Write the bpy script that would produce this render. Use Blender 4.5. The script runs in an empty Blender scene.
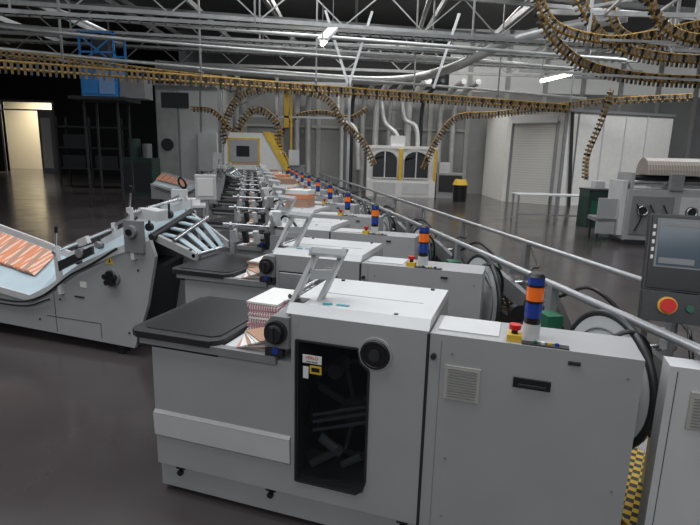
import bpy, math, random
from mathutils import Vector, Matrix, Euler
random.seed(4)
D=bpy.data
SC=bpy.context.scene
SC.view_settings.view_transform='Standard'

# ---------------- materials ----------------
MATS={}
def mat(name,col,rough=0.5,metal=0.0,emit=0,var=0.0,scale=6,bump=0.0,trans=None,spec=None):
    if name in MATS: return MATS[name]
    m=D.materials.new(name); m.use_nodes=True
    nt=m.node_tree; b=nt.nodes['Principled BSDF']
    c=(col[0],col[1],col[2],1)
    b.inputs['Base Color'].default_value=c
    b.inputs['Roughness'].default_value=rough
    b.inputs['Metallic'].default_value=metal
    if spec is not None: b.inputs['Specular IOR Level'].default_value=spec
    if emit:
        b.inputs['Emission Color'].default_value=c
        b.inputs['Emission Strength'].default_value=emit
    if var or bump:
        tc=nt.nodes.new('ShaderNodeTexCoord')
        n=nt.nodes.new('ShaderNodeTexNoise'); n.inputs['Scale'].default_value=scale
        n.inputs['Detail'].default_value=5
        nt.links.new(tc.outputs['Object'],n.inputs['Vector'])
        if var:
            r=nt.nodes.new('ShaderNodeValToRGB')
            r.color_ramp.elements[0].position=0.3; r.color_ramp.elements[1].position=0.7
            r.color_ramp.elements[0].color=tuple(x*(1-var) for x in col)+(1,)
            r.color_ramp.elements[1].color=tuple(min(1,x*(1+var)) for x in col)+(1,)
            nt.links.new(n.outputs['Fac'],r.inputs['Fac'])
            nt.links.new(r.outputs['Color'],b.inputs['Base Color'])
        if bump:
            bp=nt.nodes.new('ShaderNodeBump'); bp.inputs['Strength'].default_value=bump
            bp.inputs['Distance'].default_value=0.02
            nt.links.new(n.outputs['Fac'],bp.inputs['Height'])
            nt.links.new(bp.outputs['Normal'],b.inputs['Normal'])
    if trans is not None:
        out=nt.nodes['Material Output']
        t=nt.nodes.new('ShaderNodeBsdfTransparent'); t.inputs['Color'].default_value=trans+(1,)
        mx=nt.nodes.new('ShaderNodeMixShader'); mx.inputs[0].default_value=0.25
        nt.links.new(t.outputs[0],mx.inputs[1]); nt.links.new(b.outputs[0],mx.inputs[2])
        nt.links.new(mx.outputs[0],out.inputs['Surface'])
    MATS[name]=m
    return m
PAINT=mat('paint_grey',(0.37,0.375,0.385),0.42,var=0.05,scale=3)
PAINTL=mat('paint_light',(0.60,0.61,0.62),0.4,var=0.04,scale=4)
PAINTD=mat('paint_dark_grey',(0.22,0.225,0.235),0.5,var=0.08)  # darker grey paint for frames, trim and panels
SEAM=mat('seam_dark',(0.02,0.02,0.023),0.6)
BLACK=mat('black_plastic',(0.012,0.012,0.014),0.35)
RUB=mat('black_rubber',(0.022,0.022,0.026),0.45,var=0.15,scale=20)
DARK=mat('dark_metal',(0.06,0.063,0.068),0.4,metal=0.6)
CHROME=mat('steel',(0.65,0.66,0.68),0.25,metal=0.95)
ALU=mat('aluminium',(0.5,0.51,0.53),0.35,metal=0.7)
BEIGE=mat('grille_beige',(0.44,0.43,0.39),0.5)
GREEN=mat('green_paint',(0.015,0.12,0.065),0.45)
DGREEN=mat('dark_green',(0.02,0.05,0.04),0.5,var=.2)
TEAL=mat('teal_mark',(0.0,0.30,0.36),0.4)
RED=mat('red_plastic',(0.65,0.02,0.02),0.3)
ORANGE=mat('orange_lens',(0.85,0.16,0.02),0.2,emit=0.12)
BLUEL=mat('blue_lens',(0.02,0.05,0.28),0.2,emit=0.06)
YEL=mat('yellow_paint',(0.72,0.47,0.05),0.45,var=.12)
YELT=mat('track_yellow',(0.40,0.25,0.06),0.42,metal=.3,var=.25,scale=3)
TAN=mat('gripper_tan',(0.19,0.13,0.07),0.6)
BLUE=mat('blue_paint_glow',(0.03,0.20,0.50),0.4,emit=0.04)  # faint glow put into the blue, the unit is no lamp
WHITE=mat('white_paint',(0.78,0.78,0.77),0.45,var=.04)
PAPER=mat('paper',(0.8,0.79,0.77),0.6)
PINK=mat('paper_pink',(0.50,0.24,0.28),0.5)
PORANGE=mat('paper_orange',(0.72,0.27,0.13),0.5)
PBROWN=mat('paper_brown',(0.45,0.27,0.19),0.6)
PBLUE=mat('paper_blue',(0.2,0.35,0.6),0.5)
BELT=mat('belt_lightblue',(0.40,0.50,0.55),0.4,var=.06)
GLASS=mat('smoked_pane',(0.015,0.016,0.018),0.06,trans=(0.58,0.60,0.62))
SCREEN=mat('screen',(0.05,0.07,0.09),0.12,emit=0.3)
WALLG=mat('wall_grey',(0.28,0.285,0.285),0.8,var=.12,scale=.6)
WALLP=mat('wall_pilaster',(0.38,0.38,0.37),0.7,var=.1)
TEXTR=mat('label_red',(0.6,0.03,0.03),0.5)
def stripes(name,c1,c2,scale,axis,dist=.6):
    m=D.materials.new(name); m.use_nodes=True; nt=m.node_tree; b=nt.nodes['Principled BSDF']
    tc=nt.nodes.new('ShaderNodeTexCoord'); w=nt.nodes.new('ShaderNodeTexWave')
    w.bands_direction=axis; w.inputs['Scale'].default_value=scale; w.inputs['Distortion'].default_value=dist
    r=nt.nodes.new('ShaderNodeValToRGB'); r.color_ramp.elements[0].color=c1+(1,); r.color_ramp.elements[1].color=c2+(1,)
    nt.links.new(tc.outputs['Object'],w.inputs['Vector']); nt.links.new(w.outputs['Fac'],r.inputs['Fac'])
    nt.links.new(r.outputs['Color'],b.inputs['Base Color']); b.inputs['Roughness'].default_value=.5
    return m
PRINT=stripes('printed_sheets',(0.68,0.20,0.08),(0.80,0.60,0.50),7,'X',2.5)
PRINT2=stripes('printed_stack',(0.40,0.16,0.22),(0.78,0.74,0.72),20,'X',3)
HOOD=stripes('ribbed_hood',(0.30,0.26,0.22),(0.42,0.38,0.33),5,'X')
SHUT=stripes('shutter_slats',(0.56,0.56,0.53),(0.66,0.65,0.61),3.2,'Z')
def checker():
    m=D.materials.new('yellow_grating'); m.use_nodes=True; nt=m.node_tree; b=nt.nodes['Principled BSDF']
    tc=nt.nodes.new('ShaderNodeTexCoord'); w=nt.nodes.new('ShaderNodeTexChecker'); w.inputs['Scale'].default_value=24
    w.inputs['Color1'].default_value=(.95,.6,.03,1); w.inputs['Color2'].default_value=(.03,.03,.03,1)
    mp=nt.nodes.new('ShaderNodeMapping'); mp.inputs['Rotation'].default_value=(0,0,.78)
    nt.links.new(tc.outputs['Object'],mp.inputs['Vector']); nt.links.new(mp.outputs[0],w.inputs['Vector'])
    nt.links.new(w.outputs['Color'],b.inputs['Base Color']); return m
GRATE=checker()

# ---------------- mesh builder ----------------
class MB:
    def __init__(s): s.v=[];s.f=[];s.m=[];s.sm=[];s.mats=[]
    def mi(s,m):
        if m not in s.mats: s.mats.append(m)
        return s.mats.index(m)
    def add(s,vs,fs,m,smooth=False):
        o=len(s.v); s.v+= [tuple(x) for x in vs]; k=s.mi(m)
        for f in fs: s.f.append([o+i for i in f]); s.m.append(k); s.sm.append(smooth)
    def box(s,a,b,m):
        x0,y0,z0=[min(a[i],b[i]) for i in range(3)]; x1,y1,z1=[max(a[i],b[i]) for i in range(3)]
        s.add([(x0,y0,z0),(x1,y0,z0),(x1,y1,z0),(x0,y1,z0),(x0,y0,z1),(x1,y0,z1),(x1,y1,z1),(x0,y1,z1)],
              [(0,3,2,1),(4,5,6,7),(0,1,5,4),(1,2,6,5),(2,3,7,6),(3,0,4,7)],m)
    def obox(s,c,size,rot,m):
        R=Euler(rot).to_matrix() if not isinstance(rot,Matrix) else rot
        h=[x/2 for x in size]; vs=[]
        for dz in(-1,1):
            for dx,dy in((-1,-1),(1,-1),(1,1),(-1,1)):
                vs.append(Vector(c)+R@Vector((dx*h[0],dy*h[1],dz*h[2])))
        s.add(vs,[(0,3,2,1),(4,5,6,7),(0,1,5,4),(1,2,6,5),(2,3,7,6),(3,0,4,7)],m)
    def bar(s,p,q,w,h,m):
        p=Vector(p);q=Vector(q);d=q-p
        if d.length<1e-6:return
        x=d.normalized(); up=Vector((0,0,1)) if abs(x.z)<.95 else Vector((0,1,0))
        y=up.cross(x).normalized(); z=x.cross(y)
        R=Matrix((x,y,z)).transposed()
        s.obox((p+q)/2,(d.length,w,h),R,m)
    def cyl(s,p,q,r,m,n=16,r2=None):
        p=Vector(p);q=Vector(q);d=(q-p).normalized()
        a=Vector((0,0,1)) if abs(d.z)<.9 else Vector((1,0,0))
        u=d.cross(a).normalized(); w=d.cross(u); r2=r if r2 is None else r2
        vs=[p+(u*math.cos(2*math.pi*i/n)+w*math.sin(2*math.pi*i/n))*r for i in range(n)]
        vs+=[q+(u*math.cos(2*math.pi*i/n)+w*math.sin(2*math.pi*i/n))*r2 for i in range(n)]
        s.add(vs,[(i,n+i,n+(i+1)%n,(i+1)%n) for i in range(n)],m,True)
        s.add(vs[:n],[tuple(range(n))],m); s.add(vs[n:],[tuple(reversed(range(n)))],m)
    def tube(s,pts,r,m,n=8):
        pts=[Vector(p) for p in pts]; vs=[]
        pu=None
        for i,p in enumerate(pts):
            d=(pts[min(i+1,len(pts)-1)]-pts[max(i-1,0)]).normalized()
            if pu is None:
                a=Vector((0,0,1)) if abs(d.z)<.9 else Vector((1,0,0)); u=d.cross(a).normalized()
            else: u=(pu-d*pu.dot(d)).normalized()
            pu=u; w=d.cross(u)
            vs+=[p+(u*math.cos(2*math.pi*k/n)+w*math.sin(2*math.pi*k/n))*r for k in range(n)]
        fs=[(i*n+k,(i+1)*n+k,(i+1)*n+(k+1)%n,i*n+(k+1)%n) for i in range(len(pts)-1) for k in range(n)]
        s.add(vs,fs,m,True)
        s.add(vs[:n],[tuple(range(n))],m); s.add(vs[-n:],[tuple(reversed(range(n)))],m)
    def prism(s,prof,y0,y1,m):
        n=len(prof)
        vs=[(x,y0,z) for x,z in prof]+[(x,y1,z) for x,z in prof]
        s.add(vs,[tuple(range(n)),tuple(reversed(range(n,2*n)))]+[(i,i+n,(i+1)%n+n,(i+1)%n) for i in range(n)],m)
    def prismx(s,prof,x0,x1,m):
        n=len(prof)
        vs=[(x0,y,z) for y,z in prof]+[(x1,y,z) for y,z in prof]
        s.add(vs,[tuple(reversed(range(n))),tuple(range(n,2*n))]+[(i,(i+1)%n,(i+1)%n+n,i+n) for i in range(n)],m)
    def prismz(s,prof,z0,z1,m):
        n=len(prof)
        vs=[(x,y,z0) for x,y in prof]+[(x,y,z1) for x,y in prof]
        s.add(vs,[tuple(reversed(range(n))),tuple(range(n,2*n))]+[(i,(i+1)%n,(i+1)%n+n,i+n) for i in range(n)],m)
    def ring(s,c,ax,R,r,m,n=32,k=8,a0=0,a1=2*math.pi):
        c=Vector(c);ax=Vector(ax).normalized(); a=Vector((0,0,1)) if abs(ax.z)<.9 else Vector((1,0,0))
        u=ax.cross(a).normalized(); w=ax.cross(u)
        s.tube([c+(u*math.cos(a0+(a1-a0)*i/n)+w*math.sin(a0+(a1-a0)*i/n))*R for i in range(n+1)],r,m,k)
    def strip(s,near,far,y0,y1,th,m):
        n=len(near)
        vs=[(x,y0,z) for x,z in near]+[(x,y1,z) for x,z in far]+[(x,y0,z-th) for x,z in near]+[(x,y1,z-th) for x,z in far]
        fs=[]
        for i in range(n-1):
            fs+=[(i,i+1,n+i+1,n+i),(2*n+i+1,2*n+i,3*n+i,3*n+i+1),(i+1,i,2*n+i,2*n+i+1),(n+i,n+i+1,3*n+i+1,3*n+i)]
        fs+=[(0,n,3*n,2*n),(n-1,2*n-1,4*n-1,3*n-1)]
        s.add(vs,fs,m)
    def mesh(s,name):
        me=D.meshes.new(name); me.from_pydata(s.v,[],s.f)
        for m in s.mats: me.materials.append(m)
        me.polygons.foreach_set('material_index',s.m); me.polygons.foreach_set('use_smooth',s.sm)
        me.update(); return me
    def obj(s,name,loc=(0,0,0),rz=0,bevel=0,me=None,parent=None):
        me=me or s.mesh(name); o=D.objects.new(name,me); SC.collection.objects.link(o)
        o.location=loc; o.rotation_euler=(0,0,rz)
        if bevel:
            b=o.modifiers.new('bev','BEVEL'); b.width=bevel; b.segments=2; b.limit_method='ANGLE'; b.angle_limit=math.radians(50)
        if parent: o.parent=parent
        return o
def text(s,name,loc,rot,size,m,parent=None):
    c=D.curves.new(name,'FONT'); c.body=s; c.size=size; c.extrude=.0006; c.align_x='CENTER'; c.align_y='CENTER'
    o=D.objects.new(name,c); SC.collection.objects.link(o); o.location=loc; o.rotation_euler=rot
    c.materials.append(m)
    if parent: o.parent=parent
    return o
def catmull(P,k=10):
    P=[Vector(p) for p in P]; Q=[P[0]*2-P[1]]+P+[P[-1]*2-P[-2]]; out=[]
    for i in range(1,len(Q)-2):
        a,b,c,d=Q[i-1:i+3]
        for j in range(k):
            t=j/k
            out.append(.5*((2*b)+(c-a)*t+(2*a-5*b+4*c-d)*t*t+(3*b-a-3*c+d)*t**3))
    out.append(P[-1]); return out

# ---------------- frames ----------------
P0=Vector((-1.127,2.820,0)); E1=Vector((.951,-.309,0)); E2=Vector((.309,.951,0)); STEP=Vector((-.3005,1.551,0))
RZ=-math.radians(18); RROW=math.radians(10.97)
H=2.05

# ---------------- room ----------------
fl=D.materials.new('floor_coated_concrete'); fl.use_nodes=True; nt=fl.node_tree; b=nt.nodes['Principled BSDF']
tc=nt.nodes.new('ShaderNodeTexCoord'); n=nt.nodes.new('ShaderNodeTexNoise'); n.inputs['Scale'].default_value=.5; n.inputs['Detail'].default_value=8
r=nt.nodes.new('ShaderNodeValToRGB'); r.color_ramp.elements[0].color=(.046,.038,.039,1); r.color_ramp.elements[1].color=(.088,.076,.076,1)
r.color_ramp.elements[0].position=.3; r.color_ramp.elements[1].position=.75
nt.links.new(tc.outputs['Object'],n.inputs['Vector']); nt.links.new(n.outputs['Fac'],r.inputs['Fac']); nt.links.new(r.outputs['Color'],b.inputs['Base Color'])
n2=nt.nodes.new('ShaderNodeTexNoise'); n2.inputs['Scale'].default_value=1.6; n2.inputs['Detail'].default_value=5
nt.links.new(tc.outputs['Object'],n2.inputs['Vector'])
mr=nt.nodes.new('ShaderNodeMapRange'); mr.inputs[3].default_value=.10; mr.inputs[4].default_value=.26
nt.links.new(n2.outputs['Fac'],mr.inputs[0]); nt.links.new(mr.outputs[0],b.inputs['Roughness'])
b.inputs['Specular IOR Level'].default_value=.9
bp=nt.nodes.new('ShaderNodeBump'); bp.inputs['Strength'].default_value=.05; nt.links.new(n2.outputs['Fac'],bp.inputs['Height']); nt.links.new(bp.outputs[0],b.inputs['Normal'])

X0,X1,Y0,YB,YL,CZ=-34,22,-8,29,40,8.5
f=MB(); f.box((X0,Y0,-.2),(X1,YL+8,0),fl); f.obj('floor')
CEIL=mat('ceiling_dark',(.055,.056,.058),.8,var=.15,scale=.4)
f=MB(); f.box((X0,Y0,CZ),(X1,YL+8,CZ+.2),CEIL)
f.obj('ceiling')
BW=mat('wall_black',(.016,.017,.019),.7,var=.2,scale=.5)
f=MB()
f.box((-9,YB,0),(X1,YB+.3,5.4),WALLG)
for x in range(-8,22,2): f.box((x,YB-.12,0),(x+.22,YB,5.4 if x<5 else CZ),WALLP)
f.box((-9,YB-.1,3.3),(6,YB,3.42),WALLP)
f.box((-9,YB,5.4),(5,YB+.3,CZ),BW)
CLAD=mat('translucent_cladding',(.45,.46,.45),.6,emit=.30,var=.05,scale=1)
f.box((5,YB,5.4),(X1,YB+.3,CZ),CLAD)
f.obj('wall_back')
f=MB()
dx0,dx1,dh=-26.2,-22.4,5.1
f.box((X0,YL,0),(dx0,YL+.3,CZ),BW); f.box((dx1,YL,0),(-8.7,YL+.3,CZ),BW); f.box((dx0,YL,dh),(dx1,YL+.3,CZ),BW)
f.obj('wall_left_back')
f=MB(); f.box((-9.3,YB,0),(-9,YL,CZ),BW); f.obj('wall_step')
f=MB(); LIT=mat('lit_room_wall',(.66,.59,.45),.8)
f.box((X0,YL+5,0),(-8,YL+5.3,CZ),LIT); f.obj('wall_beyond_doorway')
f=MB()
for a,bb in(((dx0-.15,YL-.05,0),(dx0,YL+.35,dh+.15)),((dx1,YL-.05,0),(dx1+.15,YL+.35,dh+.15)),((dx0,YL-.05,dh),(dx1,YL+.35,dh+.15))): f.box(a,bb,PAINTD)
f.box((dx0,YL+.1,dh-.6),(dx1,YL+.2,dh-.5),BEIGE); f.box((dx0+2.6,YL+.1,0),(dx1,YL+.2,dh-.6),WALLG); f.box((dx0+2.8,YL+.05,.3),(dx1-.3,YL+.1,4.0),WHITE)
f.obj('door_1')
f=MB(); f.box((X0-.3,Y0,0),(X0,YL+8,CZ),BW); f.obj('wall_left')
f=MB(); f.box((X1,Y0,0),(X1+.3,YL,CZ),WALLG); f.obj('wall_right')
f=MB(); f.box((X0,Y0-.3,0),(X1,Y0,CZ),WALLG); f.obj('wall_front')
f=MB(); CREAM=mat('booth_panel',(.80,.79,.76),.6,var=.04)
f.prismz([(7.05,24.6),(9.0,23.0),(14.5,24.5),(14.5,28.4),(7.05,28.4)],0,4.0,CREAM)
f.bar((7.0,24.55,4.05),(9.0,22.95,4.05),.1,.12,PAINTD); f.bar((9.0,22.95,4.05),(14.5,24.45,4.05),.1,.12,PAINTD)
for t in(.12,.35,.55,.75): 
    c=Vector((9,22.97,0)).lerp(Vector((14.5,24.47,0)),t); f.bar(c,c+Vector((0,0,4)),.05,.05,PAINTD if t==.12 else PAINTL)
f.bar((9.03,22.9,0),(9.03,22.9,4.0),.12,.12,PAINTD); f.bar((9.3,23.0,4.0),(9.6,23.05,0),.1,.1,DARK)
f.obj('partition_booth')
f=MB()
d=(Vector((9.0,23.0,0))-Vector((7.05,24.6,0))).normalized(); nn=Vector((-.63,-.77,0))
p=Vector((7.05,24.6,0))+d*.3+nn*.06; q=Vector((9.0,23.0,0))-d*.25+nn*.06
for k in range(30): f.bar(p+Vector((0,0,.06+k*.118)),q+Vector((0,0,.06+k*.118)),.05,.105,SHUT)
f.bar(p+Vector((0,0,3.68)),q+Vector((0,0,3.68)),.3,.3,PAINTL)
f.bar(p,p+Vector((0,0,3.6)),.12,.12,PAINTD); f.bar(q,q+Vector((0,0,3.6)),.12,.12,PAINTD)
f.obj('door_2')

# ---------------- ceiling structure ----------------
GALV=mat('galvanised',(.28,.285,.285),.45,metal=.3,var=.2,scale=2)
GALVL=mat('galvanised_bright',(.52,.53,.53),.4,metal=.4,var=.15,scale=2)
for yy in (13,17.5,22,26):
    f=MB(); L=16
    z0,z1=5.9,7.0
    f.box((-L,-.06,z0-.06),(L-3,.06,z0+.06),GALV); f.box((-L,-.06,z1-.06),(L-3,.06,z1+.06),GALV)
    k=-L; up=False
    while k<L-4:
        f.bar((k,0,z1 if up else z0),(k+1.3,0,z0 if up else z1),.04,.04,GALV); k+=1.3; up=not up
    f.obj('roof_truss',(0,yy,0),math.radians(11 if yy<26 else 3))
f=MB()
for x in range(-18,16,3):
    f.box((x-.05,9,7.1),(x+.05,28.7,7.3),GALV)
for x in (-13,-9.5,-4,2,5.5): f.cyl((x,8,7.45+.1*(x%2)),(x+1,28.5,7.45),.09,GALV,10)
f.obj('roof_purlins')
def pipe(name,P,r,m=GALV,k=8):
    f=MB(); f.tube(catmull(P,k),r,m,12); return f.obj(name)
V='ventilation_duct'
pipe(V,[(8.2,17,6.3),(5.5,18.5,5.95),(3.5,20.5,5.2),(1.5,22.5,5.0),(-2,22.8,5.1),(-8,22,5.3)],.17,GALVL)
pipe(V,[(-16,14,5.75),(-6,15.5,5.45),(2,17,5.35),(9,18.4,5.3)],.06,GALVL)
pipe(V,[(-15,19,6.2),(-6,20.3,5.9),(4,21.7,5.75),(12,23,5.6)],.07,GALVL)
pipe(V,[(-14,14,4.75),(-5,18.5,4.7),(3,20.6,4.6),(10,23.5,4.6)],.05,GALVL)
pipe(V,[(-14,12.5,5.1),(-7,15,4.95),(0,17,4.9)],.045,GALVL)
for x,r,m in((-6.8,.12,GALVL),(-6.2,.12,GALVL),(-3.0,.15,GALVL),(-2.4,.15,GALVL),(-.6,.10,PAINTL),(-.1,.10,DARK),(.5,.13,GALVL),(1.2,.16,PAINTL),(1.9,.1,GALVL),(2.9,.18,PAINTL),(3.6,.1,DARK),(4.6,.14,GALVL),(5.3,.14,GALVL)):
    pipe(V,[(x,28.5,.2),(x,28.5,4.4),(x+.3,27.6,5.2),(x+.6,26,5.5)],r,m,5)
# flexible silver hoses
for P_ in ([(1.4,27.6,4.6),(1.6,27.4,3.6),(2.2,27.2,3.0),(2.4,27,2.0)],[(2.4,27.6,5),(2.6,27.4,3.8),(3.2,27.2,3.3),(3.3,27,1.4)],[(-.8,27.5,4.8),(-.7,27.3,3.7),(.1,27.2,3.2),(.3,27.1,1.2)]):
    pipe(V,P_,.12,GALVL,6)
f=MB()
for y,z in((16,5.2),(20,5.6),(24,5.9)):
    f.box((-16,y-.2,z),(12,y-.17,z+.09),GALV); f.box((-16,y+.17,z),(12,y+.2,z+.09),GALV)
    for i in range(93): f.box((-16+i*.3,y-.17,z),(-15.94+i*.3,y+.17,z+.02),GALV)
    for i in range(5): f.box((-14+i*6,y-.03,z+.05),(-13.95+i*6,y+.0,7.3),GALV)
    f.cyl((-16,y,z+.06),(12,y,z+.06),.05,BLACK,8)
f.obj('cable_tray',rz=math.radians(8),loc=(1.5,-.8,0))

TUBE=mat('lamp_tube',(1,.93,.78),.3,emit=16)
def lamp(p,q):
    f=MB(); p=Vector(p);q=Vector(q)
    f.bar(p+Vector((0,0,.12)),q+Vector((0,0,.12)),.26,.07,PAINTL)
    f.cyl(p+Vector((0,0,.03)),q+Vector((0,0,.03)),.055,TUBE,10)
    f.bar(p+Vector((0,0,.12)),p+Vector((0,0,.9)),.02,.02,GALV); f.bar(q+Vector((0,0,.12)),q+Vector((0,0,.9)),.02,.02,GALV)
    f.obj('fluorescent_lamp')
lamp((-.78,13.0,4.50),(-.60,14.4,5.05)); lamp((6.3,18.5,4.55),(7.4,18.8,4.85))
def area(loc,sx,sy,pw,col=(.96,.98,1),rot=(0,0,0)):  # area lamps added for soft overhead light and fill, no fixtures modelled
    l=D.lights.new('fill_area_light','AREA'); l.shape='RECTANGLE'; l.size=sx; l.size_y=sy; l.energy=pw*1.33; l.color=col
    o=D.objects.new('fill_area_light',l); SC.collection.objects.link(o); o.location=loc; o.rotation_euler=rot
area((-1,2.5,8.2),9,5,380)
area((6,8,8.2),4,6,250)
area((-8,7,8.2),7,8,340)
area((0,15,8.2),8,4,430)
area((-19,9,8.3),6,5,330)
area((12,17,8.3),6,5,640)  # added to brighten the booth side
area((2,24,8.3),12,2,560,(1,.98,.94))  # added to brighten the middle of the back wall
area((-12,26,8.3),5,2,170)  # added to brighten the machine enclosure
area((-1,-6,6.5),9,3,210,rot=(math.radians(55),0,0))  # added front fill behind the camera, aimed at the machine faces
area((-24,YL+2.5,6),6,3,650,(1,.92,.75))

# ---------------- overhead gripper tracks ----------------
def track(name,P,w=.2,k=12,teeth=.11,rail=YELT,side=None,rr=.032):
    pts=catmull(P,k); f=MB(); off=[]
    for i,p in enumerate(pts):
        d=(pts[min(i+1,len(pts)-1)]-pts[max(i-1,0)]).normalized()
        s=Vector(side) if side else Vector((0,0,1))
        s=(s-d*s.dot(d)); s=s.normalized() if s.length>1e-3 else Vector((1,0,0))
        off.append(s)
    f.tube([p+o*w/2 for p,o in zip(pts,off)],rr,rail,6)
    f.tube([p-o*w*.25 for p,o in zip(pts,off)],rr,rail,6)
    acc=0;c_=0
    for i in range(len(pts)-1):
        a,b2=pts[i],pts[i+1]; L=(b2-a).length; d=(b2-a).normalized(); t=teeth-acc
        y=off[i].cross(d); R=Matrix((d,y,off[i])).transposed()
        while t<L:
            c=a+d*t; c_+=1
            f.obox(c+off[i]*.02,(teeth*.5,.10,w*.8),R,TAN if c_%3 else BLACK)
            f.obox(c-off[i]*(w*.62),(teeth*.4,.05,w*.45),R,BLACK if c_%2 else TAN)
            t+=teeth
        acc=(acc+L)%teeth
    return f.obj(name)
N='overhead_gripper_conveyor'
track(N,[(-17,11.5,4.1),(-9.5,14.7,4.1),(0,18.8,4.1),(9,22.6,4.1)],w=.24,teeth=.15,k=4,rr=.045)
track(N,[(-17,11.9,4.5),(-9.5,15.1,4.45),(-6,16.7,4.3),(-3,18,4.2)],w=.14,teeth=.15,k=4)
track(N,[(-5.2,22,2.2),(-5.3,22,3.0),(-4.6,22,4.2),(-3.0,22,4.5),(-1.2,22,4.2),(-.4,22,3.2),(.4,22,2.5),(.9,22,1.6)],teeth=.14)
track(N,[(-4.4,21,1.6),(-4.5,21,2.8),(-3.8,21,3.6),(-3.0,21,3.1),(-2.9,21,2.2),(-2.6,21,1.4)],side=(1,0,0),teeth=.14)
track(N,[(-6.5,21.5,3.6),(-5.6,21.5,3.5),(-4.9,21.5,2.8),(-4.2,21.5,2.4),(-3.4,21.5,2.5)],w=.14,teeth=.14)
track(N,[(-3.4,23,2.2),(-2.6,23,3.4),(-1.4,23,3.7),(-.2,23,3.5),(.6,23,3.9)],w=.14,teeth=.14)
track(N,[(3.2,24,1.4),(3.7,24,2.6),(4.6,24,3.7),(6.4,24,3.9),(9.6,22.2,4.3),(13,21,4.5)],teeth=.14)
track(N,[(4.6,12,5.6),(4.9,12,5.1),(5.6,12.2,4.55),(7,12.4,4.3),(9.5,12.4,4.3),(12,12,4.4)])
track(N,[(4.0,12.5,5.7),(4.3,12.6,4.9),(5.3,12.8,4.2),(7,13,3.95),(9.5,13,3.95),(12,12.8,4.0)])
track(N,[(4.8,9.5,4.9),(5.4,9.8,4.35),(6.3,10,4.2),(7.4,10,4.6),(9,10,4.5)],w=.16,teeth=.09)
track(N,[(5.6,9,4.5),(5.9,9.2,4.1),(6.6,9.5,3.9),(8.5,9.6,3.95)],w=.16,teeth=.09)
track(N,[(3.4,11,5.3),(3.9,11,4.6),(4.9,11,4.35),(5.9,11.2,4.5),(7.5,11.4,4.9)],w=.16,teeth=.09)
track(N,[(6.2,14,6.0),(6.6,14,5.2),(7.6,14,4.9),(8.6,14,5.3),(10,14,5.6)])
track(N,[(8.0,17,4.2),(7.8,17,3.2),(7.5,17,2.2),(7.3,16.5,1.4)],w=.14,side=(1,0,0),teeth=.14,rr=.02)
f=MB()
for x,y in((5,12),(7.5,12.4),(10,12.5),(6,9.8),(8,14),(11,17)):
    f.bar((x,y,4.5),(x,y,8.4),.06,.06,GALVL)
for y in(9.8,12.4): f.box((4,y-.04,5.15),(13,y+.04,5.25),GALVL)
f.bar((5,9.5,5.3),(9,13,5.3),.06,.06,GALVL); f.bar((8,9.5,5.4),(5,13,5.4),.06,.06,GALVL)
for i in range(6): f.bar((5+i*1.1,9.8,5.2),(5.5+i*1.1,12.4,5.2),.05,.05,GALVL)
f.bar((4.2,12,4.75),(8.5,13,4.6),.05,.05,GALVL); f.bar((4.4,10,4.15),(8,10.4,4.2),.04,.04,GALVL); f.bar((3.6,12,3.9),(8.5,12.5,3.85),.05,.05,GALVL)
f.obj('conveyor_support_frame')
f=MB()
for i in range(8):
    p=Vector((-15,12.36,0)).lerp(Vector((9,22.6,0)),i/7)
    f.bar((p.x,p.y,4.2),(p.x,p.y,8.4),.05,.05,GALV); f.bar((p.x,p.y-.25,4.35),(p.x,p.y+.25,4.35),.05,.05,GALV)
f.bar((-.2,18,4.2),(-1.0,18,6.5),.08,.08,PAINTL); f.bar((-.2,18,4.2),(.5,18,6.5),.08,.08,PAINTL)
f.bar((2.6,18,4.2),(3.3,18,6.5),.08,.08,PAINTL)
f.obj('track_hangers')

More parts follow.
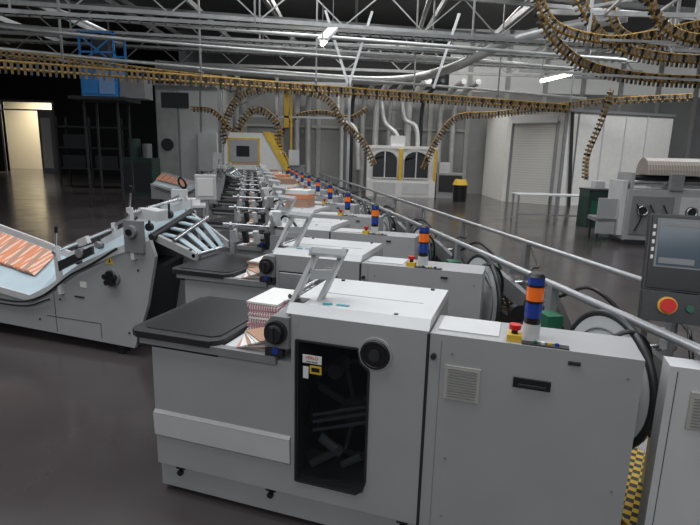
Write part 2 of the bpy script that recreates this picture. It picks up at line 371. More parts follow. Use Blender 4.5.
# ---------------- inserting feeder ----------------
def feeder():
    f=MB()
    f.prismx([(0,.19),(0,.37),(-.012,.385),(-.02,.53),(0,.545),(0,.97),(.7,.97),(.7,.19)],0,.875,PAINT)
    f.add([(0,-.0142,.387),(.875,-.0142,.387),(.875,-.0215,.528),(0,-.0215,.528)],[(0,1,2,3)],PAINTL)
    f.box((.0,.03,.03),(1.585,.66,.185),PAINT)
    f.box((-.0,.012,.183),(1.59,.05,.192),SEAM)
    for x in(.14,.74,1.5):
        f.cyl((x,.03,.14),(x,.01,.14),.018,BLACK,12); f.box((x-.03,.02,.16),(x+.03,.028,.175),BLACK)
    for x in(.1,.8,1.45,2.35):
        f.cyl((x,.12,0),(x,.12,.06),.035,BLACK,12); f.cyl((x,.5 if x<2 else .25,0),(x,.5 if x<2 else .25,.06),.035,BLACK,12)
    f.box((-.06,-.03,.955),(.80,.02,1.0),PAINTD)
    pr=[(-.08,-.035),(-.12,-.01),(-.14,.03),(-.14,.70),(-.10,.75),(.46,.75),(.46,.04),(.44,-.0),(.40,-.035)]
    f.prismz(pr,.99,1.028,RUB)
    f.prismz([(-.05,.03),(-.10,.08),(-.10,.68),(-.07,.72),(.42,.72),(.42,.07),(.38,.03)],1.028,1.033,BLACK)
    f.box((-.10,.0,.93),(.44,.72,.985),DARK)
    f.box((.47,.02,.97),(.80,.68,1.0),PAINTL)
    X,XR=.875,1.585; T=1.235
    f.box((X,0,.19),(.915,.68,T),PAINT)
    f.box((1.29,0,.19),(XR,.68,T),PAINT)
    f.box((.915,0,1.09),(1.29,.68,T),PAINT); f.box((.915,0,.19),(1.29,.68,.30),PAINT)
    f.box((.915,.28,.30),(1.29,.68,1.09),SEAM)
    f.prismx([(.0,T),(.05,T+.045),(.64,T+.045),(.68,T)],X-.03,XR,PAINTL)
    f.cyl((1.33,-.010,1.085),(1.33,.02,1.085),.085,PAINT,28)
    f.ring((1.33,-.016,1.085),(0,1,0),.066,.010,BLACK,28)
    f.cyl((1.33,-.02,1.085),(1.33,0,1.085),.062,BLACK,24); f.cyl((1.33,-.035,1.085),(1.33,-.02,1.085),.03,DARK,14)
    f.ring((1.20,.14,.70),(0,1,0),.27,.016,PAINTD,36,6); f.cyl((1.20,.18,.70),(1.20,.24,.70),.24,DARK,32)
    f.cyl((1.20,.10,.70),(1.20,.16,.70),.08,CHROME,20)
    for a in range(7):
        c,s_=math.cos(a*.9),math.sin(a*.9)
        f.bar((1.20+c*.08,.13,.70+s_*.08),(1.20+c*.26,.13,.70+s_*.26),.02,.03,ALU)
        f.bar((1.20+c*.24,.10,.70+s_*.24),(1.20+c*.30+s_*.03,.10,.70+s_*.30-c*.03),.03,.02,CHROME)
    for zz in(.62,.57,.66): f.cyl((.98,.06,zz),(1.28,.07,zz+.10),.010,PAINTL,8)
    f.cyl((.99,.05,.42),(.99,.22,.42),.05,CHROME,16); f.cyl((1.1,.05,.93),(1.1,.22,.93),.04,ALU,16)
    f.bar((.98,.05,.38),(1.14,.05,.50),.05,.03,PAINTL); f.cyl((1.03,.04,.55),(1.14,.06,.47),.025,PAPER,12); f.cyl((1.15,.06,.40),(1.25,.08,.46),.020,PAINTL,10)
    f.tube(catmull([(.93,.1,.95),(.97,.06,.8),(.95,.06,.6),(1.05,.08,.45)],6),.010,DARK,6)
    pane=[(.905,.29),(.905,1.10),(1.24,1.10),(1.255,1.03),(1.30,.99),(1.30,.37),(1.285,.32),(1.25,.29)]
    f.prism([(x,z) for x,z in pane],-.006,.0,GLASS)
    for i in range(len(pane)):
        a,bb=pane[i],pane[(i+1)%len(pane)]; f.bar((a[0],-.005,a[1]),(bb[0],-.005,bb[1]),.01,.010,SEAM)
    f.box((.945,-.011,.985),(1.05,-.007,1.03),PAPER); f.box((.985,-.011,.93),(1.05,-.007,.975),YEL); f.box((.995,-.0125,.942),(1.04,-.011,.965),BLACK)
    f.box((.948,-.011,.90),(.978,-.007,.965),PAPER)
    f.obox((1.04,.09,T+.047),(.05,.035,.002),(0,0,.4),TEAL); f.obox((1.12,.10,T+.047),(.07,.028,.002),(0,0,0),TEAL)
    f.box((1.40,.05,T+.046),(1.42,.07,T+.05),BLACK); f.box((.93,.3,T+.045),(1.5,.302,T+.047),PAINTD)
    for x in(.95,1.5): f.cyl((x,.6,T+.045),(x,.6,T+.055),.012,DARK,8)
    f.obox((.90,.12,1.40),(.022,.07,.34),(-.25,.38,0),PAINTL); f.obox((1.02,.20,1.40),(.022,.07,.34),(-.25,.38,0),PAINTL)
    f.obox((1.02,.12,1.545),(.17,.14,.03),(-.3,.1,.5),PAINTL); f.obox((.98,.15,1.42),(.12,.02,.05),(0,0,.5),PAINTL)
    f.box((.84,.06,T),(.92,.14,T+.05),DARK)
    f.prism([(.74,1.05),(.74,1.17),(.78,1.22),(.875,1.22),(.875,1.05)],-.03,.28,PAINTD)
    f.cyl((.81,-.06,1.14),(.81,-.03,1.14),.06,BLACK,24); f.cyl((.81,-.09,1.14),(.81,-.06,1.14),.045,RUB,20); f.box((.80,-.1,1.10),(.82,-.09,1.18),DARK)
    f.cyl((.80,-.04,1.035),(.80,0,1.035),.020,BLUEL,12); f.box((.74,-.03,1.0),(.84,.0,1.045),DARK)
    for i in range(5): f.cyl((.78,.33+i*.08,1.22),(.68,.33+i*.08,1.19),.008,CHROME,8)
    f.cyl((.74,.28,1.24),(.74,.72,1.24),.014,CHROME,10); f.box((.46,.71,1.0),(.86,.73,1.26),PAINTD)
    f.box((1.592,0,.16),(2.495,.30,1.23),PAINT)
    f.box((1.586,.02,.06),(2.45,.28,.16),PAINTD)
    f.box((1.578,-.003,.19),(1.593,.03,1.225),SEAM)
    f.box((1.645,-.002,.20),(1.648,.0,1.20),PAINTD)
    f.box((1.67,-.008,.915),(1.835,.0,1.085),BEIGE)
    for i in range(11): f.box((1.685,-.012,.93+i*.0135),(1.82,-.007,.935+i*.0135),PAINTD)
    f.box((1.98,-.012,1.03),(2.14,.0,1.075),BLACK); f.box((2.0,-.018,1.04),(2.12,-.01,1.05),DARK)
    for x,z in((1.70,.60),(2.44,.60),(1.70,1.14),(2.44,1.14),(1.70,.28),(2.44,.28)): f.cyl((x,-.004,z),(x,.001,z),.006,PAINTD,8)
    f.cyl((1.615,-.02,1.12),(1.615,0,1.12),.014,DARK,10); f.box((2.20,-.012,1.17),(2.25,0,1.185),DARK)
    f.box((1.935,.02,1.23),(2.0,.09,1.262),YEL); f.cyl((1.967,.055,1.262),(1.967,.055,1.285),.014,BLACK,12); f.cyl((1.967,.055,1.283),(1.967,.055,1.305),.027,RED,16)
    f.box((2.0,.005,1.23),(2.20,.05,1.236),BLACK)
    for i,c in enumerate((GREEN,PAPER,YEL,BLUEL)): f.cyl((2.06+i*.03,.028,1.236),(2.06+i*.03,.028,1.246),.009,c,8)
    f.box((1.62,.06,1.23),(1.9,.28,1.236),PAINTL)
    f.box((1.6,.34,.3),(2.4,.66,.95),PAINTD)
    f.cyl((1.8,.5,.98),(2.4,.5,.98),.05,CHROME,12); f.box((2.30,.36,.95),(2.44,.46,1.12),GREEN)
    f.tube(catmull([(2.35,.4,1.1),(2.5,.42,1.22),(2.62,.45,1.1),(2.6,.5,.7)],6),.012,BLACK,6)
    f.tube(catmull([(2.2,.35,1.0),(2.42,.36,1.18),(2.58,.38,1.0)],6),.010,CHROME,6)
    return f
FM=feeder().mesh('inserting_feeder')
tw=MB()
tw.cyl((0,0,0),(0,0,.07),.038,PAINTL,20); tw.cyl((0,0,.07),(0,0,.10),.037,BLACK,20)
tw.cyl((0,0,.10),(0,0,.17),.038,BLUEL,20); tw.cyl((0,0,.17),(0,0,.18),.04,BLACK,20)
tw.cyl((0,0,.18),(0,0,.245),.038,ORANGE,20); tw.cyl((0,0,.245),(0,0,.255),.04,BLACK,20)
tw.cyl((0,0,.255),(0,0,.29),.038,BLUEL,20); tw.cyl((0,0,.29),(0,0,.305),.040,BLACK,20,r2=.028)
TM=tw.mesh('signal_tower_light')
def loc(o,x,y,z=0): return o+E1*x+E2*y+Vector((0,0,z))
NM=11
stackm=[PRINT2,PORANGE,PAPER,PBROWN,PINK,PBLUE]
for i in range(NM):
    o=P0+STEP*i
    ob=D.objects.new('inserting_feeder',FM); SC.collection.objects.link(ob); ob.location=o; ob.rotation_euler=(0,0,RZ)
    if i<5:
        bm=ob.modifiers.new('bev','BEVEL'); bm.width=.006; bm.segments=2; bm.limit_method='ANGLE'; bm.angle_limit=math.radians(60)
    if i==0:
        text('VERLO','maker_label',(.9975,-.0125,1.016),(math.pi/2,0,0),.024,TEXTR,ob)
        text('sheet feeder','maker_label_small',(.9975,-.0125,.995),(math.pi/2,0,0),.013,BLACK,ob)
    t=D.objects.new('signal_tower_light',TM); SC.collection.objects.link(t); t.location=loc(o,2.04,.12,1.231)
    s=MB(); m1=PRINT2 if i==0 else random.choice(stackm)
    for k in range(17 if i==0 else 9):
        s.obox((random.uniform(-.008,.008),random.uniform(-.008,.008),.006+k*.011),(.20,.34,.0105),(0,0,random.uniform(-.06,.06)),m1 if k%4 else (PAPER if i else (PINK,PAPER)[(k+4)%8//4]))
    s.obj('magazine_stack',loc(o,.585,.42,1.002),RZ+random.uniform(-.08,.08))
    s=MB()
    for k in range(7): s.obox((k*.012,0,.004+k*.009),(.16,.20,.007),(0,0,.3+.10*k),PAPER if k%3 else PBROWN)
    s.obj('loose_printed_sheets',loc(o,.60,.12,1.002),RZ)
    if i in(3,5,6,8):
        s=MB()
        for k in range(12): s.obox((0,0,.01+k*.02),(.34,.26,.018),(0,0,random.uniform(-.03,.03)),(PBROWN,PORANGE,PAPER,PBROWN)[(i+k//3)%4])
        s.obj('printed_bundle',loc(o,1.25,.35,1.281),RZ)

for i in range(1,NM):
    o=P0+STEP*i; f=MB()
    f.box((-.02,.78,0),(.03,.83,1.30),ALU); f.box((.42,.78,0),(.47,.83,1.36),ALU)
    f.box((-.02,.79,1.20),(.48,.82,1.24),ALU)
    f.bar((.0,.80,1.28),(.16,.50,1.38),.025,.025,ALU); f.bar((.45,.80,1.34),(.60,.45,1.50),.03,.03,PAINTL)
    f.cyl((-.1,.80,1.32),(.6,.80,1.32),.016,CHROME,10)
    for k in range(4): f.obox((.05+k*.12,.76,1.22),(.05,.04,.13),(.3,0,0),DARK if k%2 else PAINTL)
    f.obox((.5,.76,1.42),(.10,.05,.14),(.2,0,.2),PAINTL if i%2 else PAINTD)
    f.tube(catmull([(.45,.8,1.3),(.6,.75,1.45),(.75,.7,1.35),(.8,.7,1.24)],5),.012,BLACK,6)
    f.obj('hopper_frame',o,RZ)

# ---------------- infeed belt unit ----------------
def infeed():
    f=MB(); y0,y1=.25,1.0
    near=[(-3.7,.68),(-2.7,.53),(-2.1,.46),(-1.85,.58),(-1.4,.86),(-1.0,1.04),(-.6,1.18)]
    far =[(-3.7,1.06),(-2.7,.84),(-2.3,.74),(-1.95,.86),(-1.5,1.09),(-1.1,1.29),(-.6,1.44)]
    f.prism([(-3.7,.16),(-.80,.10),(-.62,.55),(-.50,1.05),(-.55,1.20)]+[(x,z+.0) for x,z in reversed(near)],y0,y0+.04,PAINT)
    f.prism([(-3.7,.16),(-.80,.10),(-.62,.55),(-.50,1.05),(-.55,1.40)]+[(x,z-.02) for x,z in reversed(far)],y1-.04,y1,PAINT)
    f.prism([(-3.65,.25),(-.85,.2),(-.7,.9),(-1.0,.90),(-1.4,.70),(-1.9,.42),(-2.1,.33),(-3.65,.5)],y0+.04,y1-.04,DARK)
    f.strip(near,far,y0+.02,y1-.02,.03,BELT)
    f.strip([(x,z+.04) for x,z in near],[(x,z+.04) for x,z in near],y0-.01,y0+.02,.07,PAINTL)
    f.strip([(x,z+.08) for x,z in far],[(x,z+.08) for x,z in far],y1-.02,y1+.01,.12,PAINTL)
    f.strip([(-2.0,.66),(-1.4,.98),(-.6,1.28)],[(-2.0,.66),(-1.4,.98),(-.6,1.28)],y0+.36,y0+.39,.03,ALU)
    def P(u,v,dz=0):
        n=Vector((-3.7,y0+.02,.68)).lerp(Vector((-2.1,y0+.02,.46)),u); g=Vector((-3.7,y1-.02,1.06)).lerp(Vector((-2.3,y1-.02,.74)),u)
        return n.lerp(g,v)+Vector((0,0,dz))
    for k in range(21):
        u=k/25; a=[P(u,.40,.05),P(u+.07,.40,.014),P(u+.07,.94,.014),P(u,.94,.05)]
        a2=[v-Vector((0,0,.008)) for v in a]
        f.add(a+a2,[(0,1,2,3),(7,6,5,4),(0,4,5,1),(1,5,6,2),(2,6,7,3),(3,7,4,0)],(PRINT,PORANGE,PRINT,PBROWN)[k%4])
    # transfer section into the feeder table: narrow belts between two side rails
    for k in range(4):
        ya=y0+.16+k*.13
        z0=1.20+.24*(ya-y0)/.75
        f.strip([(-.6,z0),(-.38,z0-.03),(-.14,1.09)],[(-.6,z0),(-.38,z0-.03),(-.14,1.09)],ya,ya+.07,.015,BELT)
    f.cyl((-.36,y0+.1,1.2),(-.36,y1-.08,1.36),.02,CHROME,10); f.cyl((-.15,y0+.1,1.07),(-.15,y1-.08,1.07),.02,CHROME,10)
    f.strip([(-.62,1.26),(-.12,1.09)],[(-.62,1.27),(-.12,1.10)],y0+.10,y0+.13,.07,PAINT); f.strip([(-.62,1.44),(-.12,1.13)],[(-.62,1.44),(-.12,1.13)],y1-.10,y1-.07,.07,PAINT)
    for y in(y0+.1,y1-.12): f.bar((-.13,y+.02,0),(-.13,y+.02,1.1),.03,.03,ALU) if False else f.bar((-.5,y+.02,.95),(-.18,y+.02,1.12),.03,.03,DARK)
    for x,zn,zf in((-1.65,.72,1.00),(-.72,1.16,1.38)):
        f.bar((x,y0-.02,zn-.15),(x-.02,y0-.02,zn+.34),.04,.05,PAINTL); f.bar((x,y1+.03,zf-.2),(x-.02,y1+.03,zf+.20),.04,.05,PAINTL)
        f.cyl((x-.02,y0-.06,zn+.28),(x-.02,y1+.07,zf+.15),.018,CHROME,12)
        f.cyl((x-.02,y0-.02,zn+.34),(x+.01,y0-.03,zn+.48),.010,CHROME,8); f.cyl((x+.01,y0-.03,zn+.48),(x+.02,y0-.03,zn+.54),.018,BLACK,10)
        for k in range(2):
            v=(k+.7)/2.4; y=y0+(y1-y0)*v; z=zn+(zf-zn)*v
            f.cyl((x-.02,y,z+.06),(x-.02,y+.04,z+.06),.04,RUB,14); f.bar((x-.02,y+.02,z+.24-.10*v),(x-.02,y+.02,z+.06),.015,.02,DARK)
    f.bar((-1.66,y1+.03,1.18),(-.74,y1+.03,1.56),.025,.03,ALU)
    f.prism([(-1.66,.80),(-1.2,1.02),(-1.2,1.10),(-1.66,.90)],y0-.04,y0-.01,DARK)
    f.cyl((-1.35,y0-.06,1.02),(-1.35,y0,1.02),.045,PAINTD,16); f.cyl((-1.12,y0-.06,1.12),(-1.12,y0,1.12),.03,PAINTD,16)
    f.obox((-1.30,y0-.03,1.14),(.12,.05,.07),(0,-.4,0),PAINTL)
    f.box((-.80,y0-.05,1.08),(-.60,y0,1.38),PAINTD); f.cyl((-.70,y0-.09,1.28),(-.70,y0-.05,1.28),.06,PAINTD,20); f.cyl((-.70,y0-.11,1.28),(-.70,y0-.09,1.28),.03,BLACK,14)
    f.obox((-.66,y0+.2,1.42),(.22,.16,.10),(0,.1,0),PAINTL)
    c=(-1.0,y0-.03,.80)
    f.cyl((c[0],y0-.03,c[2]),(c[0],y0,c[2]),.085,PAINTD,24); f.cyl((c[0],y0-.07,c[2]),(c[0],y0-.03,c[2]),.035,BLACK,14)
    for a in range(5):
        an=a*2*math.pi/5+.3; f.cyl((c[0]+math.cos(an)*.05,y0-.075,c[2]+math.sin(an)*.05),(c[0]+math.cos(an)*.05,y0-.035,c[2]+math.sin(an)*.05),.028,BLACK,10)
    w=(-1.03,.97)
    f.add([(w[0]-.05,y0-.004,w[1]-.04),(w[0]+.05,y0-.004,w[1]-.04),(w[0],y0-.004,w[1]+.05)],[(0,1,2)],YEL)
    f.add([(w[0]-.013,y0-.006,w[1]-.022),(w[0]+.013,y0-.006,w[1]-.022),(w[0],y0-.006,w[1]+.025)],[(0,1,2)],BLACK)
    f.box((-1.42,y0-.005,.66),(-1.34,y0,.72),PAPER); f.box((-1.5,y0-.01,.55),(-1.38,y0,.562),SEAM)
    f.box((-1.9,y0-.003,.30),(-1.2,y0,.305),SEAM); f.box((-1.78,y0-.003,.14),(-1.775,y0,.56),SEAM); f.box((-1.2,y0-.003,.14),(-1.195,y0,.305),SEAM)
    for x,z in((-2.9,.25),(-2.9,.48),(-2.0,.25),(-1.7,.5),(-.85,.25),(-.7,.9)): f.cyl((x,y0-.006,z),(x,y0,z),.012,SEAM,8)
    f.tube(catmull([(-3.5,y0-.03,.62),(-2.9,y0-.03,.46),(-2.3,y0-.03,.42),(-1.9,y0-.04,.52),(-1.5,y0-.04,.78),(-1.2,y0-.04,.93),(-.9,y0-.04,1.10)],8),.013,BLACK,6)
    f.tube(catmull([(-3.5,y0-.03,.55),(-2.9,y0-.03,.40),(-2.2,y0-.03,.38),(-1.8,y0-.04,.50)],8),.009,BLACK,6)
    f.cyl((-.57,.3,1.22),(-.57,.95,1.40),.035,RUB,14)
    for x in(-3.3,-1.0):
        for y in(.30,.92):
            f.box((x-.04,y-.03,.10),(x+.04,y+.03,.2),DARK); f.cyl((x,y-.025,.05),(x,y+.025,.05),.05,BLACK,16)
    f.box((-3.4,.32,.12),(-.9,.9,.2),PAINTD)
    return f
IM=infeed().mesh('infeed_belt_conveyor')
for i in(1,10):
    ob=D.objects.new('infeed_belt_conveyor',IM); SC.collection.objects.link(ob); ob.location=P0+STEP*i; ob.rotation_euler=(0,0,RZ)

# ---------------- gripper line on the right (row frame) ----------------
f=MB(); Yend=20
for X in(1.91,2.61):
    f.cyl((X,1.0,1.25),(X,Yend,1.25),.023,ALU,12)
    if X>2:
        f.cyl((X,1.0,.95),(X,Yend,.95),.012,ALU,10)
k=0
while 2.95+k*1.58<Yend:
    y=2.95+k*1.58
    for X in(1.91,2.61): f.box((X-.025,y-.03,0),(X+.025,y+.03,1.25),ALU)
    f.box((1.91,y-.02,.55),(2.61,y+.02,.62),DARK); f.bar((1.91,y,1.2),(2.3,y+.2,.7),.03,.05,ALU)
    f.bar((2.0,y-.5,1.05),(2.45,y-.3,.75),.05,.04,DARK); f.cyl((2.0,y-.4,.95),(2.5,y-.4,.95),.025,CHROME,10)
    f.bar((1.95,y-.9,1.18),(2.5,y-.3,1.02),.03,.04,ALU); f.bar((1.95,y-.7,.9),(2.3,y-.1,1.12),.04,.03,GREEN)
    f.box((1.74,y-.25,.98),(1.84,y-.12,1.12),GREEN)
    f.obox((2.1,y-.7,.98),(.05,.4,.14),(.3,0,.2),PAINTD)
    for j in range(3): f.cyl((2.05+j*.13,y-.95,.85),(2.05+j*.13,y-.90,.85),.07,RUB,14)
    f.tube(catmull([(1.9,y-.1,1.2),(1.98,y-.3,1.3),(2.1,y-.5,1.1),(2.05,y-.6,.7)],6),.012,BLACK,6)
    f.tube(catmull([(2.6,y-.1,1.2),(2.45,y-.5,1.12),(2.2,y-.8,1.15),(2.1,y-1.0,.8)],6),.012,BLACK,6)
    k+=1
f.box((2.05,1.4,.62),(2.10,Yend,.78),DARK); f.box((2.42,1.4,.62),(2.47,Yend,.78),DARK)
yy=1.5
while yy<9:
    f.bar((2.1,yy,.74),(2.42,yy+.06,.74),.02,.05,CHROME if int(yy*10)%2 else TAN); f.bar((2.2,yy,.76),(2.16,yy+.03,.92),.02,.03,DARK); yy+=.11
f.box((2.02,1.5,.08),(2.5,Yend,.12),DARK)
f.obj('gripper_chain_conveyor',rz=RROW)
f=MB(); f.box((1.95,1.6,.121),(2.55,8,.145),GRATE); f.box((1.93,1.6,.12),(1.95,8,.17),YEL); f.obj('yellow_floor_grating',rz=RROW)
dm=MB()
dm.cyl((-.012,0,0),(.012,0,0),.345,PAINTL,48); dm.ring((0,0,0),(1,0,0),.35,.02,DARK,48,8)
dm.ring((-.015,0,0),(1,0,0),.27,.006,PAINTD,40,6); dm.cyl((-.05,0,0),(.05,0,0),.06,DARK,20)
dm.box((-.02,-.03,-.9),(.02,.03,0),DARK)
DM=dm.mesh('transfer_disc')
Rr=Matrix.Rotation(RROW,3,'Z')
for i in range(NM):
    ob=D.objects.new('transfer_disc',DM); SC.collection.objects.link(ob)
    ob.location=Rr@Vector((1.855,2.30+1.58*i,.90)); ob.rotation_euler=(0,0,RROW)
f=MB(); f.box((0,0,.1),(.95,.12,1.2),PAINTL); f.box((.02,.02,0),(.9,.1,.1),DARK)
f.box((.09,-.01,.93),(.26,0,1.10),BEIGE)
for i in range(10): f.box((.105,-.014,.945+i*.014),(.245,-.009,.95+i*.014),PAINTD)
f.box((.03,-.003,.12),(.033,0,1.18),SEAM)
f.obj('machine_side_cabinet',(1.37,2.075,0),RZ,.006)

# operator terminal
f=MB()
f.box((-.215,0,-.20),(.215,.08,.20),DARK); f.box((-.205,-.012,-.19),(.205,0,.19),BLACK)
f.box((-.17,-.016,-.07),(.14,-.012,.165),SCREEN); f.box((-.18,-.014,-.08),(.15,-.0125,.175),PAINTD)
for i in range(5): f.box((-.198,-.018,-.04+i*.04),(-.186,-.012,-.02+i*.04),PAPER)
for i in range(4): f.box((.16,-.018,-.04+i*.05),(.19,-.012,-.01+i*.05),PAINTD)
f.box((-.16,-.0175,.135),(.13,-.016,.155),PAINTD); f.box((-.16,-.0175,-.06),(.0,-.016,-.03),PAINTD)
f.box((-.215,-.02,-.36),(.215,.08,-.205),DARK)
f.cyl((-.10,-.03,-.275),(-.10,-.02,-.275),.045,YEL,20); f.cyl((-.10,-.06,-.275),(-.10,-.03,-.275),.036,RED,20)
for i,c in enumerate((GREEN,PAPER,BLACK)): f.cyl((.0+i*.07,-.035,-.28),(.0+i*.07,-.02,-.28),.018,c,14)
f.box((-.05,.08,-.3),(.05,.14,.05),DARK)
o=f.obj('operator_terminal',(1.76,2.62,1.585),bevel=.006); o.rotation_euler=(math.radians(-14),0,math.radians(-22))
f=MB(); f.cyl((0,0,0),(0,0,1.36),.03,ALU,16); f.cyl((0,0,0),(0,0,.02),.12,DARK,20); f.bar((0,0,1.33),(-.02,-.09,1.40),.06,.06,DARK)
f.obj('terminal_stand',(1.82,2.80,0))

# ---------------- background equipment ----------------
def rmach(o,rz,hood=True):
    f=MB()
    f.box((0,0,.1),(3.4,1.2,1.35),PAINT)
    f.box((.03,-.03,.0),(3.3,1.1,.12),DARK)
    for k in range(3):
        f.box((.1+k*1.1,-.03,.25),(1.05+k*1.1,0,1.2),PAINTL if k%2 else PAINTD)
        f.cyl((.35+k*1.1,-.09,.85),(.35+k*1.1,-.03,.85),.13,DARK,20); f.cyl((.75+k*1.1,-.09,.55),(.75+k*1.1,-.03,.55),.1,CHROME,20)
        f.ring((.35+k*1.1,-.1,.85),(0,1,0),.11,.02,CHROME,20)
    f.box((-.12,.1,.2),(0,1.1,1.55),PAINTL); f.box((-.6,.2,.5),(-.12,1,.6),PAINTD); f.box((-.6,.2,.2),(-.15,.25,1.1),PAINT)
    f.box((-.55,.25,0),(-.5,.3,.5),DARK); f.box((-.55,.9,0),(-.5,.95,.5),DARK)
    f.cyl((.1,.2,1.5),(3.3,.2,1.5),.06,CHROME,14); f.cyl((.1,.6,1.62),(3.3,.6,1.62),.08,DARK,14)
    for x in(.05,1.15,2.25,3.3): f.box((x,.05,1.35),(x+.08,1.1,1.75),PAINT)
    if hood:
        for k in range(2):
            c=[(math.cos(a*math.pi/10)*.42+.6,math.sin(a*math.pi/10)*.42+1.7) for a in range(11)]
            f.prismx(c,.45+k*1.5,1.75+k*1.5,HOOD)
    f.box((.9,-.05,1.35),(1.2,.1,1.75),PAINTD)
    for x in(.2,.5,.8): f.tube(catmull([(x,-.08,1.0),(x+.1,-.16,.7),(x,-.12,.35)],5),.02,BLACK,6)
    return f.obj('press_section',o,rz,.01)
rmach((6.75,12.8,0),-.15)
rmach((9.0,15.8,0),-.15)
f=MB(); f.box((0,0,.84),(2.6,.8,.88),PAINTL)
for x in(.04,1.25,2.5):
    for y in(.05,.7): f.box((x,y,0),(x+.05,y+.05,.84),ALU)
f.box((.04,.05,.2),(2.5,.08,.24),ALU)
f.obj('work_table',(5.35,16.9,0),-.04)
f=MB(); f.prism([(0,0),(.8,0),(.8,.9),(.75,1.15),(0,1.15)],0,.7,DGREEN); f.box((.1,-.03,.3),(.7,0,.8),GREEN); f.box((-.02,-.02,1.1),(.82,.72,1.16),DARK); f.box((.2,.1,1.16),(.5,.4,1.4),PAINTL)
f.obj('green_container',(7.2,15.9,0),0,.01)
f=MB(); f.cyl((0,0,0),(0,0,.75),.30,BLACK,20,r2=.34); f.cyl((0,0,.75),(0,0,1.0),.35,YEL,20,r2=.25); f.cyl((0,0,1.0),(0,0,1.04),.1,BLACK,12)
f.obj('waste_bin',(4.9,23.8,0))
f=MB()
f.box((0,0,0),(3.3,1.3,.8),WHITE); f.box((0,.1,.8),(3.3,1.3,2.3),WHITE)
for x in(.25,1.75):
    arch=[(x,.9),(x,1.8)]+[(x+.6-math.cos(a*math.pi/8)*.6,1.75+math.sin(a*math.pi/8)*.45) for a in range(9)]+[(x+1.2,.9)]
    f.prism(arch[::-1],.05,.11,DARK)
    for a,bb in zip(arch,arch[1:]+arch[:1]): f.bar((a[0],.04,a[1]),(bb[0],.04,bb[1]),.05,.07,PAINTL)
    f.box((x+.56,.02,.9),(x+.62,.06,2.15),PAINTL)
f.box((1.5,.0,.8),(1.68,.1,2.3),YEL); f.box((3.2,.0,.8),(3.32,.1,2.3),YEL)
f.box((-.04,.05,2.28),(3.34,1.3,2.42),WHITE)
f.box((.3,-.02,.15),(1.4,0,.7),PAINTL); f.box((1.7,-.02,.15),(3.0,0,.7),PAINTL); f.box((1.1,.3,2.42),(1.8,.9,2.9),PAINTL)
f.box((3.4,.2,0),(4.7,1.0,1.2),PAINT); f.box((3.5,.15,.3),(4.6,.2,1.1),DARK); f.box((3.5,.3,1.2),(4.0,.9,1.7),PAINTL)
f.obj('glazed_stitching_machine',(.7,25.3,0),0,.01)
f=MB()
f.box((0,0,0),(2.4,1.4,1.4),WHITE)
f.prism([(0,1.4),(2.4,1.4),(2.2,2.0),(1.5,2.7),(.25,2.7),(0,2.1)],0,1.4,WHITE)
f.prism([(1.5,2.75),(1.75,2.75),(2.6,1.3),(2.35,1.3)],-.06,1.4,YEL)
f.box((.15,-.03,1.5),(1.4,0,2.5),YEL); f.box((.22,-.05,1.56),(1.33,-.03,2.44),PAINT); f.box((.5,-.07,1.8),(1.0,-.05,2.2),BLACK); f.box((.05,-.03,1.0),(2.3,0,1.3),PAINTD)
f.box((-.5,.2,0),(0,1.2,1.9),PAINTL); f.box((2.45,.2,0),(3.1,1.0,1.5),PAINTD); f.box((2.5,.1,1.5),(2.9,.3,2.1),PAINTL)
f.obj('delivery_unit',(-5.0,20.6,0),0,.01)
f=MB()
for x in(-5.6,-3.2,-.2): f.box((x-.06,22.4,0),(x+.06,22.52,5.0),ALU)
f.box((-5.6,22.4,4.7),(-.2,22.52,4.85),ALU); f.box((-5.6,22.4,3.4),(-.2,22.48,3.48),ALU); f.bar((-5.6,22.45,3.4),(-3.2,22.45,4.7),.06,.06,ALU)
f.box((-2.9,22.4,3.0),(-2.7,22.5,4.8),YEL); f.bar((-2.6,22.4,1.5),(-2.6,22.4,4.6),.08,.08,YEL)
f.obj('conveyor_gantry')
f=MB()
f.box((0,0,0),(3.2,2,4.9),PAINT)
for k in range(3): f.box((.06+k*1.06,-.05,.3),(1.0+k*1.06,0,4.7),PAINTL if k else GALVL)
f.box((.3,-.1,3.9),(1.6,-.05,4.6),DARK); f.box((-.1,-.1,4.9),(3.3,2.1,5.0),ALU)
f.box((2.0,-.2,1.0),(2.9,-.05,2.8),PAINTL); f.cyl((.5,-.1,2.2),(.5,-.05,2.2),.3,DARK,16)
f.obj('machine_enclosure',(-9.4,25.6,0))
f=MB()
f.box((0,0,3.6),(1.15,.9,4.6),BLUE); f.box((.08,-.03,3.7),(.55,0,4.5),BLUE); f.box((.6,-.03,3.7),(1.08,0,4.5),PBLUE)
for x in(0,1.09):
    for y in(0,.84): f.box((x,y,0),(x+.06,y+.06,3.55),DARK); f.box((x,y,4.6),(x+.06,y+.06,5.6),BLUE)
for z in(4.95,5.55): f.box((0,0,z),(1.15,.05,z+.05),BLUE); f.box((0,.85,z),(1.15,.9,z+.05),BLUE)
f.box((0.3,.3,4.9),(.8,.6,5.4),DARK)
f.bar((0,.02,4.6),(1.15,.02,5.5),.04,.04,BLUE); f.bar((1.15,.02,4.6),(0,.02,5.5),.04,.04,BLUE)
f.box((-.3,-.3,3.5),(1.5,1.0,3.6),DARK); f.box((1.2,.1,3.6),(2.0,.8,4.3),PAINTD)
f.obj('blue_lift_unit',(-8.8,17.5,0))
f=MB(); f.box((0,0,0),(1.3,1,1.6),DGREEN); f.box((.1,-.05,.2),(1.2,0,1.4),DARK); f.cyl((.4,.5,1.6),(.4,.5,2.4),.25,DGREEN,16); f.cyl((.95,.5,1.6),(.95,.5,2.2),.2,PAINTD,16)
f.obj('compressor_unit',(-9.9,22.6,0))
f=MB()
for x in(0,1.6,3.2):
    f.box((x,0,0),(x+.08,.08,3.4),DARK); f.box((x,.9,0),(x+.08,.98,3.4),DARK)
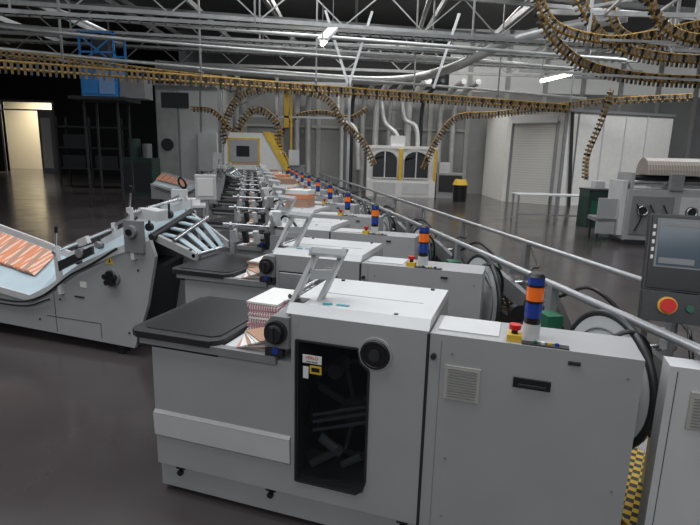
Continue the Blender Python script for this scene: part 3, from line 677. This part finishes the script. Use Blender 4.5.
for z in(.9,1.9,2.9): f.box((0,0,z),(3.28,.98,z+.08),DARK)
for x,z in((.2,.98),(1.8,.98),(.3,1.98)): f.box((x,.1,z),(x+1.1,.8,z+.6),DARK)
f.obj('storage_rack',(-14.5,26,0))
f=MB()
for y in(-.2,.2): f.box((0,y-.08,.06),(1.15,y+.08,.12),DARK); f.cyl((1.0,y-.05,.04),(1.0,y+.05,.04),.04,BLACK,12)
f.box((-.18,-.25,.08),(0,.25,.45),DARK); f.cyl((-.1,-.08,.1),(-.1,.08,.1),.1,BLACK,16)
f.bar((-.1,0,.4),(-.35,0,1.15),.07,.07,BLACK); f.ring((-.38,0,1.25),(.9,0,.3),.13,.025,BLACK,20)
f.obj('pallet_jack',(-3.75,12.6,0),.9)
f=MB(); f.box((0,0,.85),(.9,.6,.9),PAINTL)
for x in(.02,.84):
    for y in(.02,.54): f.box((x,y,0),(x+.04,y+.04,.85),ALU)
f.box((.2,.15,.9),(.5,.45,1.2),PAINTL); f.obox((.62,.3,.96),(.25,.3,.12),(0,0,.2),PAPER)
f.obj('control_desk',(-3.9,10.6,0),.2)
f=MB(); f.cyl((0,0,0),(0,0,1.35),.025,ALU,12); f.cyl((0,0,0),(0,0,.03),.2,DARK,20); f.obox((0,-.05,1.5),(.30,.05,.36),(.15,0,.25),PAINTL); f.obox((0,-.08,1.5),(.22,.01,.26),(.15,0,.25),PAPER)
f.obj('display_stand',(-2.15,7.75,0))

# ---------------- camera ----------------
cam=D.cameras.new('camera'); co=D.objects.new('camera',cam); SC.collection.objects.link(co)
cam.sensor_width=36; cam.lens=520/700*36; cam.clip_end=200
M=Matrix.Rotation(math.radians(90-11.93),4,'X')@Matrix.Rotation(math.radians(1.5),4,'Z')
co.matrix_world=Matrix.Translation((0,0,H))@M
SC.camera=co
w=D.worlds.new('world'); SC.world=w; w.use_nodes=True
w.node_tree.nodes['Background'].inputs[0].default_value=(.5,.6,.7,1); w.node_tree.nodes['Background'].inputs[1].default_value=.1
